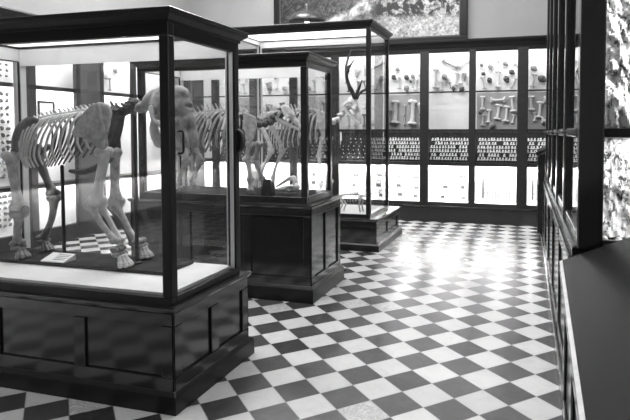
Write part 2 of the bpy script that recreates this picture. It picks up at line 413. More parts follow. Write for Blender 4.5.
# printed charts standing in the bottom tier
def chart(q, kind, label):
    a, b_ = q; r = thing('printed_chart', ((a+b_)/2, FY+.2, .319), label, 'chart', 'printed charts in the bottom tier of the far wall case')
    x0, x1, z0, z1, y = a+.09, b_-.09, .319, .86, FY+.2
    obj('sheet', MB().box(x0, x1, y, y+.008, z0, z1), 'card', r)
    b = MB(); yy = y-.0015
    if kind == 'table':
        for i in range(9):
            zz = z0+.06+i*.04; b.box(x0+.06, x1-.05, yy, y, zz, zz+.007)
        for i in range(12):
            xx = x0+.06+(x1-x0-.11)*i/11; b.box(xx-.004, xx+.004, yy, y, z0+.06, z0+.384)
        for j in range(8):
            for i in range(11):
                xx = x0+.075+(x1-x0-.11)*i/11
                b.box(xx, xx+R(.015, .03), yy, y, z0+.072+j*.04, z0+.084+j*.04)
        b.box(x0+.062, x0+.09, yy-.001, y, z0+.06, z0+.384)
    else:
        for k in range(12):
            xx, zz = x0+.03+(x1-x0-.14)*((k % 4)/3)+R(-.02, .02), z0+.04+.16*(k//4)+R(-.02, .02)
            w, hh = R(.05, .10), R(.05, .12); g = MB()
            g.box(xx, xx+w, yy, y, zz, zz+.010); g.box(xx, xx+w, yy, y, zz+hh, zz+hh+.010)
            g.box(xx, xx+.010, yy, y, zz, zz+hh+.01); g.box(xx+w-.010, xx+w, yy, y, zz, zz+hh+.01)
            if k % 2: g.box(xx+.005, xx+w-.005, yy, y, zz+.012, zz+hh*.55)
            obj('diagram', g, 'grey_ink', r)
        b.b.free(); return
    obj('printed_pattern', b, 'grey_ink' if 'grey_ink' in M else 'ink', r)
M['grey_ink'] = simple('faded_print', .07, .10, 30, .8, .2)
for bi, q in enumerate(order[:6]):
    chart(q, 'table' if bi in (0, 1) else 'plan', ('white chart with a ruled table, ' if bi in (0, 1) else 'white sheet of faint diagrams, ')+'bottom tier, '+NAMES[bi])

# ---- bone templates for the wall case (each kind one mesh, copied)
def mesh_of(name, mb, mat):
    me = bpy.data.meshes.new(name); bmesh.ops.recalc_face_normals(mb.b, faces=mb.b.faces[:]); mb.b.to_mesh(me); mb.b.free()
    me.polygons.foreach_set('use_smooth', [True]*len(me.polygons)); me.materials.append(M[mat]); return me
def limb_mb():                       # unit long bone along z, 0..1
    b = MB(); b.tube([(0, 0, .06), (.01, 0, .2), (.015, 0, .5), (0, 0, .8), (-.01, 0, .93)], [.105, .075, .062, .075, .10], 10, 4)
    b.ball((-.07, 0, .06), (.085, .08, .075)); b.ball((.08, 0, .05), (.085, .08, .07))
    b.ball((-.075, .01, .92), (.105, .09, .085)); b.ball((.085, 0, .90), (.07, .07, .085)); return b
def vert_mb():
    b = MB(); b.ball((0, 0, .3), (.22, .16, .2)); b.tube([(0, 0, .4), (0, 0, .7), (.04, 0, .98)], [.1, .06, .05], 8)
    b.tube([(-.45, 0, .42), (-.2, 0, .36), (.2, 0, .36), (.45, 0, .42)], [.05, .08, .08, .05], 8); return b
def jaw_mb():
    b = MB(); b.tube([(-.45, 0, .75), (-.38, 0, .35), (-.1, 0, .15), (.25, 0, .12), (.5, 0, .2)], [.08, .11, .1, .08, .05], 8)
    for i in range(5): b.ball((-.15+i*.11, 0, .25), (.04, .05, .06), 8)
    return b
def lump_mb():
    b = MB(); b.ball((0, 0, .5), (.4, .3, .42)); b.ball((.2, -.02, .3), (.28, .25, .25)); b.ball((-.2, 0, .65), (.2, .2, .25)); return b
def blade_mb():
    b = MB(); b.plate([(-.3, 0, .95), (.3, 0, 1.0), (.22, 0, .5), (.08, 0, .1), (-.06, 0, .1), (-.15, 0, .5)], Vector((0, .06, 0)))
    b.ball((.01, 0, .08), (.12, .1, .09)); b.tube([(0, -.04, .9), (.02, -.06, .5), (.02, -.03, .15)], [.03, .04, .04], 6); return b
TEMPL = {}
for nm, fn in (('limb', limb_mb), ('vertebra', vert_mb), ('jaw', jaw_mb), ('lump', lump_mb), ('blade', blade_mb)):
    for mt in ('bone', 'bone_pale', 'fossil', 'bone_mid'):
        TEMPL[nm, mt] = mesh_of('mounted_'+nm+'_bone', fn(), mt)
KIND = {'limb': ('mounted_limb_bone', 'limb bone'), 'vertebra': ('mounted_vertebra', 'vertebra'), 'jaw': ('mounted_jaw_bone', 'jaw bone'),
        'lump': ('fossil_fragment', 'fossil lump'), 'blade': ('mounted_shoulder_blade', 'shoulder blade')}
TONE = {'bone': 'grey', 'bone_pale': 'pale', 'fossil': 'dark', 'bone_mid': 'brown-grey'}
def hpos(u): return ['far left', 'left', 'centre-left', 'centre', 'centre-right', 'right', 'far right'][min(6, int(u*7))]
def vpos(v): return ['bottom', 'lower', 'middle', 'upper', 'top'][min(4, int(v*5))]
seen = {}
placed = {}
def mount(q, tier, u, v, size, ang, kind, mt, wide=1.0):
    # on the backboard of a bay: u 0..1 across, v 0..1 up; ang degrees from upright
    a, b_ = q; z0, z1 = ((1.50, 2.08), (2.105, 2.70))[tier]
    x = a+.07+(b_-a-.14)*u; z = z0+(z1-z0)*v
    def cap(x, z, size):
        L = {'limb': .42, 'blade': .38, 'jaw': .2, 'vertebra': .25, 'lump': .05}[kind]*size; r_ = {'limb': .115*wide, 'blade': .25*wide, 'jaw': .3, 'vertebra': .3*wide, 'lump': .34*wide}[kind]*size
        sa, ca = math.sin(math.radians(ang)), math.cos(math.radians(ang))
        return [(x+sa*L*k_, z+ca*L*k_) for k_ in (-1, -.5, 0, .5, 1)], r_
    for _ in range(9):
        vh = size*.5*abs(math.cos(math.radians(ang)))+size*.16*wide+.008
        z = min(max(z, z0+vh), z1-vh)
        P_, r_ = cap(x, z, size)
        if any((p_[0]-o_[0])**2+(p_[1]-o_[1])**2 < (r_+r2+.004)**2 for Q_, r2 in placed.get((q, tier), []) for p_ in P_ for o_ in Q_): size *= .93
        else: break
    else:
        if q in order[4:]: return
    placed.setdefault((q, tier), []).append((P_, r_))
    th = size*{'limb': .10, 'vertebra': .165, 'jaw': .115, 'lump': .31, 'blade': .12}[kind]
    M4 = Matrix.Translation((x, FYB-.049-th, z)) @ Matrix.Rotation(math.radians(ang), 4, 'Y') @ Matrix.Diagonal((size*wide, size, size, 1)) @ Matrix.Translation((0, 0, -.5))
    lab = f"{TONE[mt]} {KIND[kind][1]}, {vpos(v)} {hpos(u)}, {'upper' if tier else 'second'} tier, {BAYNAME[q] if q is order[0] else BAYNAME[q]+' of far case'}"
    n = seen.get(lab, 0); seen[lab] = n+1
    if n:
        wds = ['slanting', 'smaller', 'extra'][min(n-1, 2)]
        lab = wds+' '+lab
    inst(KIND[kind][0], TEMPL[kind, mt], M4, lab, 'bone', 'bones mounted on the boards of the far wall case')
B0, B1, B2, B3 = order[0], order[1], order[2], order[3]
# first full bay, second tier: large pale bones on a grey board
for a in [(.50, .80, .24, 90, 'limb', 'bone_pale', 1.3), (.50, .34, .36, 8, 'limb', 'bone_pale', 1.5), (.11, .72, .22, 180, 'limb', 'bone_pale', 1.2), (.27, .36, .22, 4, 'limb', 'bone_pale', 1.2),
          (.12, .13, .19, 0, 'limb', 'bone', 1.3), (.86, .74, .26, 175, 'limb', 'bone_pale', 1.2), (.71, .42, .26, 5, 'limb', 'bone_pale', 1.2), (.68, .16, .15, 95, 'limb', 'bone', 1.2),
          (.88, .14, .22, 12, 'limb', 'bone_pale', 1.3), (.36, .10, .12, 80, 'lump', 'bone_mid', 1), (.05, .45, .1, 0, 'lump', 'fossil', 1), (.93, .45, .1, 0, 'lump', 'bone_mid', 1)]: mount(B1, 0, *a)
# first full bay, upper tier: a tall limb bone among dark knuckles on white
for a in [(.49, .28, .28, 3, 'limb', 'bone_pale', 1.1), (.13, .10, .2, -10, 'limb', 'bone', 1.1), (.88, .10, .18, 25, 'limb', 'bone', 1.1), (.28, .30, .10, 20, 'lump', 'fossil', 1), (.12, .48, .10, 0, 'lump', 'fossil', 1.2),
          (.30, .66, .09, 40, 'lump', 'bone_mid', 1.2), (.67, .73, .08, 0, 'lump', 'bone_mid', 1.2), (.83, .50, .10, 0, 'lump', 'fossil', 1.1), (.70, .32, .11, 30, 'lump', 'fossil', 1.1), (.07, .72, .07, 0, 'lump', 'bone_mid', 1), (.92, .72, .06, 0, 'lump', 'bone', 1),
          (.50, .80, .06, 0, 'lump', 'bone', 1)]: mount(B1, 1, *a)
# half-hidden bay
for a in [(.10, .72, .24, 178, 'limb', 'bone_pale', 1.3), (.30, .52, .26, 5, 'limb', 'bone_pale', 1.3), (.60, .80, .26, 90, 'limb', 'bone_pale', 1.3), (.58, .55, .2, 60, 'lump', 'fossil', 1.2), (.18, .20, .26, 0, 'limb', 'bone_pale', 1.3),
          (.55, .22, .28, 92, 'limb', 'bone_pale', 1.3), (.40, .12, .1, 0, 'lump', 'fossil', 1), (.70, .10, .22, 90, 'limb', 'bone', 1.2)]: mount(B0, 0, *a)
for a in [(.14, .58, .11, 0, 'lump', 'bone_mid', 1.1), (.34, .30, .13, 0, 'lump', 'fossil', 1.2), (.14, .14, .22, 10, 'limb', 'bone', 1.2), (.56, .42, .38, 3, 'limb', 'bone_pale', 1.0), (.62, .12, .10, 0, 'lump', 'fossil', 1.1),
          (.50, .76, .15, 100, 'jaw', 'bone', 1), (.75, .35, .3, 0, 'limb', 'bone', 1)]: mount(B0, 1, *a)
# second full bay: upper tier a crowd of standing bones, second tier an empty pale board
for a in [(.12, .35, .34, 2, 'limb', 'bone', 1.0), (.19, .18, .2, 5, 'limb', 'bone_pale', 1.2), (.35, .42, .12, 10, 'lump', 'bone_mid', 1), (.40, .22, .26, 12, 'blade', 'bone', 1), (.49, .16, .16, -8, 'limb', 'bone_mid', 1), (.58, .10, .12, 60, 'lump', 'fossil', 1.2),
          (.66, .36, .24, 6, 'limb', 'bone', 1), (.76, .32, .32, 0, 'limb', 'bone_pale', 1.1), (.86, .42, .16, 0, 'blade', 'bone_mid', 1), (.80, .08, .1, 90, 'lump', 'fossil', 1.1), (.93, .30, .26, -4, 'limb', 'bone', 1), (.50, .76, .30, 118, 'limb', 'bone_mid', .7),
          (.86, .76, .24, 62, 'limb', 'bone', .7), (.18, .62, .08, 0, 'lump', 'bone', 1), (.28, .10, .14, 5, 'limb', 'bone', 1.2)]: mount(B2, 1, *a)
# third full bay
for a in [(.72, .40, .42, 3, 'limb', 'bone_pale', 1.2), (.72, .85, .14, 90, 'vertebra', 'bone', 1.2), (.50, .55, .18, 0, 'limb', 'bone', 1), (.50, .18, .2, 0, 'limb', 'bone', 1), (.92, .6, .2, 0, 'blade', 'bone_pale', 1), (.92, .25, .2, 0, 'limb', 'bone_pale', 1), (.25, .5, .4, 2, 'limb', 'bone', 1.2),
          (.10, .3, .3, 0, 'limb', 'bone_mid', 1.1)]: mount(B3, 0, *a)
for a in [(.55, .44, .10, 0, 'lump', 'fossil', 1), (.72, .46, .09, 0, 'lump', 'bone_mid', 1), (.55, .12, .12, 30, 'lump', 'bone_mid', 1), (.72, .20, .22, 2, 'limb', 'bone', 1), (.80, .16, .2, 8, 'limb', 'bone_pale', 1), (.93, .2, .26, 0, 'limb', 'bone', 1), (.92, .5, .08, 0, 'lump', 'fossil', 1),
          (.35, .3, .2, 0, 'limb', 'bone', 1), (.2, .45, .1, 0, 'lump', 'fossil', 1), (.3, .68, .09, 0, 'lump', 'bone_mid', 1), (.66, .32, .08, 0, 'lump', 'fossil', 1)]: mount(B3, 1, *a)
for bi in range(4, len(order)):
    q = order[bi]
    for tier in (0, 1):
        for r_ in range(2):
            for c in range(4):
                k = random.choice(['limb', 'limb', 'limb', 'lump', 'blade', 'vertebra'])
                sz = R(.17, .22) if k in ('limb', 'blade') else R(.08, .12)
                mount(q, tier, .14+c*.24+R(-.04, .04), .22+r_*.42+R(-.05, .05), sz, R(-15, 15), k, random.choice(['bone', 'bone', 'bone_pale', 'bone_mid', 'fossil'] if tier == 0 else ['bone', 'bone_mid', 'fossil', 'bone']), R(1, 1.3))

# ---- third tier: rows of small pale teeth standing on the stepped racks
b = MB(); b.tube([(-.012, 0, 0), (-.004, 0, .02), (.010, 0, .043)], [.0135, .0125, .006], 6, 2); b.ball((.012, -.004, .008), (.011, .011, .011), 8)
b.ball((-.002, .0, .04), (.014, .011, .010), 8)
tooth = mesh_of('small_tooth', b, 'tooth')
ORD = ['first', 'second', 'third', 'fourth', 'fifth', 'sixth', 'seventh', 'eighth', 'ninth', 'tenth', 'eleventh', 'twelfth', 'thirteenth', 'fourteenth']
rest = MB()
for bi, q in enumerate(order):
    a, b_ = q; rows, cols = 6, 13
    for i in range(rows):
        for j in range(cols):
            if R(0, 1) < .04: continue
            x = a+.075+(b_-a-.15)*(j+.5+.35*math.sin(i*1.9))/cols+R(-.005, .005)
            y = FY+.0995+.034*i+R(-.001, .001); z = .9895+.062*i
            m4 = Matrix.Translation((x, y, z+.0095)) @ Matrix.Rotation(R(-.5, .5), 4, 'Z') @ Matrix.Rotation(R(-.14, .14), 4, 'Y') @ Matrix.Scale(R(.85, 1.02), 4)
            if bi < 4 and not (bi == 0 and j > 8):
                inst('small_tooth', tooth, m4, f'{ORD[j]} pale tooth, {ORD[i]} row of stepped rack, '+(NAMES[bi] if bi == 0 else NAMES[bi]+' of far case'), 'fossil tooth', 'small pale teeth in rows on the stepped racks')
            elif bi >= 4 and j % 2 == 0:
                vs = bmesh.ops.create_icosphere(rest.b, subdivisions=1, radius=.012, matrix=m4 @ Matrix.Translation((0, 0, .025)))
ro = obj('small_teeth', rest, 'bone_pale', None, True)
tag(ro, 'remaining rows of small pale teeth on stepped racks behind the glazed cases', 'fossil teeth', 'small pale teeth in rows on the stepped racks', 'stuff')

# ------------------------------------------------------------------ left wall case (seen through the nearest case)
LX = -5.90
LY0, LY1 = -3.45, 8.72
lw = thing('display_cabinet', (-6.05, 6.2, 0), 'black glazed wall case along the left wall with gridded small fossils', 'wall case')
obj('base', MB().box(XL+.005, LX, LY0, LY1, 0, .16), 'wood_old', lw)
obj('back_panel', MB().box(XL+.005, XL+.03, LY0, LY1, .16, 2.75), 'board', lw)
obj('crown', MB().mould(XL+.06, LX, LY0, LY1, [(0, 2.60), (.004, 2.62), (.006, 2.80), (.03, 2.84), (.04, 2.89), (.03, 2.91)]), 'wood', lw)
obj('bottom_rail', MB().box(LX-.05, LX, LY0, LY1, .16, .20), 'wood_old', lw)
for y, w in ((-3.4, .05), (-2.2, .05), (-1.0, .05), (.2, .05), (1.4, .05), (2.6, .05), (3.65, .05), (4.55, .05), (5.345, .012), (5.44, .05), (6.17, .035), (6.62, .03), (7.30, .04), (8.05, .04), (8.69, .03)):
    obj('post', MB().box(LX-.05, LX+.010, y-w, y+w, .16, 2.64), 'wood_old', lw, bevel=.005)
for ya, yb in ((-3.35, -2.25), (-2.15, -1.05), (-.95, .15), (.25, 1.35), (1.45, 2.55), (2.65, 3.6), (3.7, 4.5), (4.6, 5.33), (5.5, 6.13), (6.65, 7.26), (7.34, 8.01), (8.09, 8.66)):
    obj('glass_pane', MB().box(LX-.03, LX-.025, ya, yb, .20, 2.60), 'glass', lw)
dp = obj('blank_panel', MB().box(LX-.03, LX-.005, 6.205, 6.59, .20, 2.60), simple('faded_dark_panel', .05, .075, 6, .6, .3), lw); dp['label'] = 'plain dark panel without glass'
for z in (2.02, .76):
    obj('shelf', MB().box(XL+.031, LX-.06, LY0, LY1, z, z+.022), 'wood_old', lw)
    obj('added_shelf_lip', MB().box(LX-.064, LX-.054, LY0, LY1, z-.03, z+.022), 'wood_old', lw)  # batten added to hide the strip's bright line in reflections
b = MB(); b.ball((0, 0, 0), (.018, .020, .024), 8); b.ball((.0, .010, -.012), (.015, .018, .015), 8)
chip = mesh_of('small_fossil', b, 'fossil')
secs = [(4.90, 5.34, 6, 'first bay'), (5.52, 5.58, 1, 'narrow strip')]
for ya, yb, cols, nm in secs:
    for zb_, zt_, rows, tn in ((.26, .70, 6, 'lower'), (.86, 1.96, 13, 'middle'), (2.10, 2.52, 6, 'upper')):
        for i in range(rows):
            for j in range(cols):
                y = ya+(yb-ya)*(j+.5)/cols+R(-.008, .008); z = zb_+(zt_-zb_)*(i+.5)/rows
                m4 = Matrix.Translation((XL+.055, y, z)) @ Matrix.Rotation(R(0, 6), 4, 'X') @ Matrix.Scale(R(.8, 1.15) if tn != 'upper' else R(.5, .65), 4)
                inst('small_fossil', chip, m4, f'dark fossil, column {ORD[j]}, row {ORD[i]}, {tn} tier of left wall case, {nm}', 'fossil', 'dark fossils mounted on the left wall case')
for k_, (y, z, sz, kd, mt, wd) in enumerate(((6.72, 2.36, .12, 'lump', 'bone_mid', 'topmost lump'), (6.80, 2.14, .14, 'limb', 'bone', 'short limb bone'), (6.92, 2.30, .14, 'lump', 'bone', 'round lump'), (7.02, 2.18, .2, 'limb', 'bone_mid', 'slim limb bone'), (7.14, 2.4, .1, 'lump', 'bone_mid', 'small lump'),
        (6.74, 1.80, .2, 'limb', 'bone', 'stout limb bone'), (6.86, 1.7, .16, 'lump', 'bone_mid', 'large lump'), (6.98, 1.82, .24, 'blade', 'bone', 'shoulder blade'), (7.12, 1.75, .24, 'limb', 'bone_mid', 'long limb bone'))):
    m4 = Matrix.Translation((XL+.085, y, z)) @ Matrix.Rotation(PI/2, 4, 'Z') @ Matrix.Diagonal((sz, sz*.8, sz, 1)) @ Matrix.Translation((0, 0, -.5))
    inst(KIND[kd][0], TEMPL[kd, mt], m4, f'grey {wd} on the board of the left wall case past the dark panel', 'bone', 'bones on the board of the left wall case')
pf = thing('picture_frame', (-6.13, 5.95, 1.60), 'small dark framed picture inside the left wall case', 'picture')
b = MB()
for (ya, yb, za, zb_) in ((5.76, 6.02, 1.60, 1.62), (5.76, 6.02, 1.84, 1.86), (5.76, 5.78, 1.62, 1.84), (6.00, 6.02, 1.62, 1.84)): b.box(-6.168, -6.15, ya, yb, za, zb_)
obj('frame', b, 'wood', pf); obj('picture_sheet', MB().box(-6.167, -6.16, 5.78, 6.00, 1.62, 1.84), 'grey_board', pf)

# ------------------------------------------------------------------ painting and pendant
pt = thing('painting', (-2.67, 9.12, 2.93), 'large landscape painting in a wide dark frame above the far wall case', 'painting')
PX0, PX1, PZ0, PZ1 = -4.40, -.95, 2.925, 5.15
b = MB()
for (xa, xb, za, zb_) in ((PX0, PX1, PZ0, PZ0+.10), (PX0, PX1, PZ1-.1, PZ1), (PX0, PX0+.12, PZ0+.1, PZ1-.1), (PX1-.12, PX1, PZ0+.1, PZ1-.1)):
    b.box(xa, xb, 9.16, 9.245, za, zb_)
obj('frame', b, 'wood', pt, bevel=.012)
cv = obj('canvas', MB().box(-1.62, 1.62, -.01, .01, 0, 2.05), 'painting', None)
cv.parent = pt; cv.location = (-2.675+2.67, 9.20-9.12, PZ0+.09-2.93)
b = MB()
for (xa, xb, za, zb_) in ((PX0+.12, PX1-.12, PZ0+.1, PZ0+.118), (PX0+.12, PX0+.135, PZ0+.118, PZ1-.1), (PX1-.135, PX1-.12, PZ0+.118, PZ1-.1)): b.box(xa, xb, 9.165, 9.189, za, zb_)
obj('slip_moulding', b, 'brass', pt)
lx, ly, lz = -3.36, 8.2, 3.185
pl = thing('pendant_lamp', (lx, ly, ZC), 'dark domed pendant lamp hanging in front of the landscape painting', 'lamp')
obj('shade', MB().lathe([(.285, 0), (.29, .015), (.27, .06), (.22, .115), (.15, .155), (.06, .18), (.05, .20), (.045, .20), (.05, .172), (.14, .145), (.21, .105), (.258, .055), (.275, .012)], (lx, ly, lz)), 'enamel', pl, True)
obj('stem', MB().tube([(lx, ly, lz+.18), (lx, ly, lz+.26), (lx, ly, lz+.30)], [.045, .04, .012], 12), 'enamel', pl, True)
obj('cord', MB().tube([(lx, ly, lz+.28), (lx, ly, ZC)], .008, 8), 'iron', pl, True)
obj('bulb', MB().ball((lx, ly, lz+.05), (.06, .06, .07), 16), 'bulb', pl, True)

# ------------------------------------------------------------------ right-hand side: tall wall case, sloped desks
RX = .245
ry0, ry1 = 2.88, 7.55
rc = thing('tall_cabinet', (.6, 5.2, 0), 'tall black glazed case along the right wall with rock slabs behind its end pane', 'wall case')
obj('plinth', MB().box(.19, XR-.01, ry0, ry1, 0, .12), 'wood_gloss', rc, bevel=.01)
obj('base_cabinet', MB().box(.222, XR-.01, ry0+.01, ry1-.01, .12, .84), 'wood_gloss', rc)
b = MB()
n = 5
for i in range(n+1):
    yc = ry0+.05+(ry1-ry0-.1)*i/n; b.box(.208, .222, yc-.05, yc+.05, .12, .82)
b.box(.208, .222, ry0+.01, ry1-.01, .12, .2); b.box(.208, .222, ry0+.01, ry1-.01, .75, .82)
obj('panel_frame', b, 'wood_gloss', rc, bevel=.005)
obj('ledge', MB().mould(.222, XR-.06, ry0+.03, ry1-.03, [(-.012, .82), (-.006, .83), (-.002, .85), (-.002, .875), (-.012, .885)]), 'wood_gloss', rc)
obj('corner_post', MB().box(RX, .362, ry0+.005, ry0+.12, .87, 3.55), 'wood_gloss', rc, bevel=.008)
for i in range(1, n+1):
    yc = ry0+.06+(ry1-ry0-.12)*i/n
    obj('post', MB().box(RX-.012, RX+.06, yc-.055, yc+.055, .87, 3.55), 'wood_gloss', rc, bevel=.012)
obj('mid_rail', MB().box(RX-.006, RX+.04, ry0+.12, ry1, 1.42, 1.475), 'wood_gloss', rc, bevel=.012)
obj('bottom_rail', MB().box(RX, RX+.05, ry0+.12, ry1, .87, .95), 'wood_gloss', rc, bevel=.01)
obj('end_rail', MB().box(.362, XR-.08, ry0+.02, ry0+.06, 1.425, 1.468), 'wood', rc, bevel=.005)
obj('end_rail', MB().box(.362, XR-.08, ry0+.02, ry0+.06, .87, .92), 'wood', rc, bevel=.005)
obj('end_post', MB().box(XR-.09, XR-.01, ry0+.005, ry0+.08, .87, 3.55), 'wood', rc)
obj('glass_pane', MB().box(.362, XR-.09, ry0+.035, ry0+.04, .92, 1.425), 'glass', rc)
obj('glass_pane', MB().box(.362, XR-.09, ry0+.035, ry0+.04, 1.468, 3.5), 'glass', rc)
for i in range(n):
    ya = ry0+.06+(ry1-ry0-.12)*i/n+.06; yb = ya+(ry1-ry0-.12)/n-.12
    obj('glass_pane', MB().box(RX+.018, RX+.023, ya, yb, .95, 1.42), 'glass', rc)
    obj('glass_pane', MB().box(RX+.018, RX+.023, ya, yb, 1.475, 3.5), 'glass', rc)
    obj('door_catch', MB().tube([(RX-.005, yb+.015, 1.45), (RX-.02, yb+.015, 1.45), (RX-.025, yb-.02, 1.452)], [.008, .008, .012], 8), 'brass', rc, True)
obj('crown', MB().mould(RX, XR-.06, ry0, ry1, [(0, 3.5), (.01, 3.52), (.03, 3.6), (.05, 3.65), (.05, 3.7)]), 'wood_gloss', rc)
obj('back_panel', MB().box(XR-.04, XR-.012, ry0+.1, ry1, .88, 3.5), 'wood', rc)
obj('partition', MB().box(RX+.06, XR-.04, ry0+.42, ry0+.44, .88, 3.5), 'wood', rc)
obj('shelf', MB().box(.37, XR-.045, ry0+.07, ry1-.1, 1.43, 1.46), 'wood', rc)

def rock_slab(name, x0, x1, y, z0, z1, seed, label, amp=.05):
    nx, nz = 60, int(60*(z1-z0)/(x1-x0)); b = MB(); rr = random.Random(seed)
    from mathutils import noise as NZ
    G = []
    for i in range(nx+1):
        row = []
        for k in range(nz+1):
            x, z = x0+(x1-x0)*i/nx, z0+(z1-z0)*k/nz
            p = Vector((x*5+seed, z*3.2+x*3, seed*.7))
            d = NZ.fractal(p*1.8, 1.0, 2.0, 5)*amp+abs(NZ.noise(p*4.1))*amp*.9+NZ.cell(p*3.2)*amp*.25
            e = min(i, nx-i, k, nz-k)
            row.append(b.b.verts.new((x, y-(d if e > 0 else -.01), z)))
        G.append(row)
    for i in range(nx):
        for k in range(nz): b.b.faces.new((G[i][k], G[i+1][k], G[i+1][k+1], G[i][k+1]))
    bk = [[b.b.verts.new((x, y+.09, z)) for z in (z0, z1)] for x in (x0, x1)]
    edge_b = [G[i][0] for i in range(nx+1)]; edge_t = [G[i][nz] for i in range(nx+1)]
    b.b.faces.new([bk[0][0], bk[1][0]]+edge_b[::-1]); b.b.faces.new([bk[1][1], bk[0][1]]+edge_t)
    b.b.faces.new([bk[0][1], bk[0][0]]+G[0]); b.b.faces.new([bk[1][0], bk[1][1]]+G[nx][::-1])
    b.b.faces.new((bk[0][0], bk[0][1], bk[1][1], bk[1][0]))
    return tag(obj(name, b, 'rock', None, False), label, 'rock', 'rock slabs in the tall right case')
rock_slab('rock_slab', .38, 1.0, 3.12, 1.462, 2.9, 3, 'tall pale cracked rock slab above the rail of the right case', .026)
rock_slab('rock_slab', .38, 1.0, 3.14, .888, 1.42, 11, 'pale rugged rock slab below the rail of the right case', .026)
pebs = []
for i in range(34):
    b = MB(); r_ = R(.010, .020)
    bmesh.ops.create_icosphere(b.b, subdivisions=2, radius=1, matrix=Matrix.Diagonal((r_*R(.9, 1.5), r_, r_*R(.6, .9), 1)))
    for v in b.b.verts: v.co += Vector((R(-1, 1), R(-1, 1), R(-1, 1)))*r_*.10
    o = obj('pebble', b, 'pebble', None, True); o.location = (.40+.065*(i % 9)+R(-.012, .012), 2.975+.028*(i//9)+R(-.004, .004), .887+r_*.8)
    o.rotation_euler = (0, 0, R(0, 3))
    tag(o, f'pale pebble, {ORD[i % 9]} in {ORD[i//9]} row on the floor of the right case', 'pebble', 'pebbles at the foot of the lower rock slab')

# sloped desk in front of the rock case: its leather top rises towards the wall
def desk(name, label, loc, rot, length, sc=1.0, zlow=.82):
    r = bpy.data.objects.new(name, None); COL.objects.link(r); r.location = loc; r.rotation_euler = (0, 0, rot); tag(r, label, 'desk', 'sloped display desks along the right side')
    w, sl = .62, .44
    def o_(n, mb, mt, bv=0):
        o = obj(n, mb, mt, None, False, bv); o.parent = r; return o
    o_('plinth', MB().box(.05, w, -length, 0, 0, .1), 'wood_gloss', .008)
    o_('body', MB().hull8([(.035, -length+.02, .1), (w, -length+.02, .1), (w, -.01, .1), (.035, -.01, .1), (.035, -length+.02, zlow-.05), (w, -length+.02, zlow-.05+sl*w*.9), (w, -.01, zlow-.05+sl*w*.9), (.035, -.01, zlow-.05)]), 'wood_gloss')
    b = MB()
    for k in range(4):
        y = -.05-(length-.1)*k/3; b.box(.022, .035, y-.05, y+.05, .1, zlow-.06)
    b.box(.022, .035, -length+.02, -.01, .1, .18); b.box(.022, .035, -length+.02, -.01, zlow-.13, zlow-.055)
    o_('panel_frame', b, 'wood_gloss', .005)
    # lid: wooden rim with the leather let in
    def pl_(x, z): return (x, z+sl*x)
    def slab(x0, x1, y0, y1, d0, d1):
        P = [(x0, y0), (x1, y0), (x1, y1), (x0, y1)]
        return [(x, y, zlow+sl*x+d0) for x, y in P]+[(x, y, zlow+sl*x+d1) for x, y in P]
    b = MB(); b.hull8(slab(0, w, -length, 0, -.05, -.006)); o_('lid', b, 'wood_gloss', .004)
    b = MB(); b.hull8(slab(0, .012, -length, 0, -.005, .0)); o_('edge_strip', b, simple('lit_wood_edge', .3, .45, 20, .4, .5) if 'edge' not in M else M['edge'], .001)  # pale edge: light catching the wood moulding, put into its colour
    b = MB(); b.hull8(slab(.013, w, -length, -.001, -.005, .0)); o_('desk_top', b, 'leather')
    return r
desk('sloped_desk', 'near sloped dark desk top in front of the rock case, cut by the frame', (.162, 2.83, 0), -.0277, 2.1)
desk('sloped_desk', 'far sloped desk beyond the tall right case near the far wall', (.125, 8.42, 0), 0, .80, zlow=1.19)

# ------------------------------------------------------------------ skeletons
def vert_mesh(name, mat, spin=1.0):
    b = MB(); b.ball((0, 0, 0), (.5, .5, .5), 10)
    b.tube([(0, 0, .3), (-.2, 0, .3+.55*spin), (-.45, 0, .3+1.1*spin)], [.28, .18, .14], 6, 2, (Vector((0, 1, 0)), .5))
    for s_ in (-1, 1): b.tube([(0, s_*.3, .1), (-.1, s_*.7, .2), (-.15, s_*1.0, .15)], [.2, .16, .12], 6, 2)
    return mesh_of(name, b, mat)
def polyline(P, n):
    P = [Vector(p) for p in P]; L = [0]
    for a, b in zip(P, P[1:]): L.append(L[-1]+(b-a).length)
    out = []
    for i in range(n):
        s_ = L[-1]*i/(n-1); k = 0
        while k < len(L)-2 and s_ > L[k+1]: k += 1
        u = (s_-L[k])/(L[k+1]-L[k]); out.append((P[k].lerp(P[k+1], u), (P[k+1]-P[k]).normalized()))
    return out
def spine(r, P, n, me, size):
    for c, tg in polyline(P, n):
        o = bpy.data.objects.new('vertebra', me); COL.objects.link(o); o.parent = r
        q = Vector((1, 0, 0)).rotation_difference(tg).to_matrix().to_4x4()
        o.matrix_parent_inverse = Matrix.Translation(-r.location)
        o.matrix_basis = Matrix.Translation(c) @ q @ Matrix.Scale(size*R(.95, 1.05), 4)
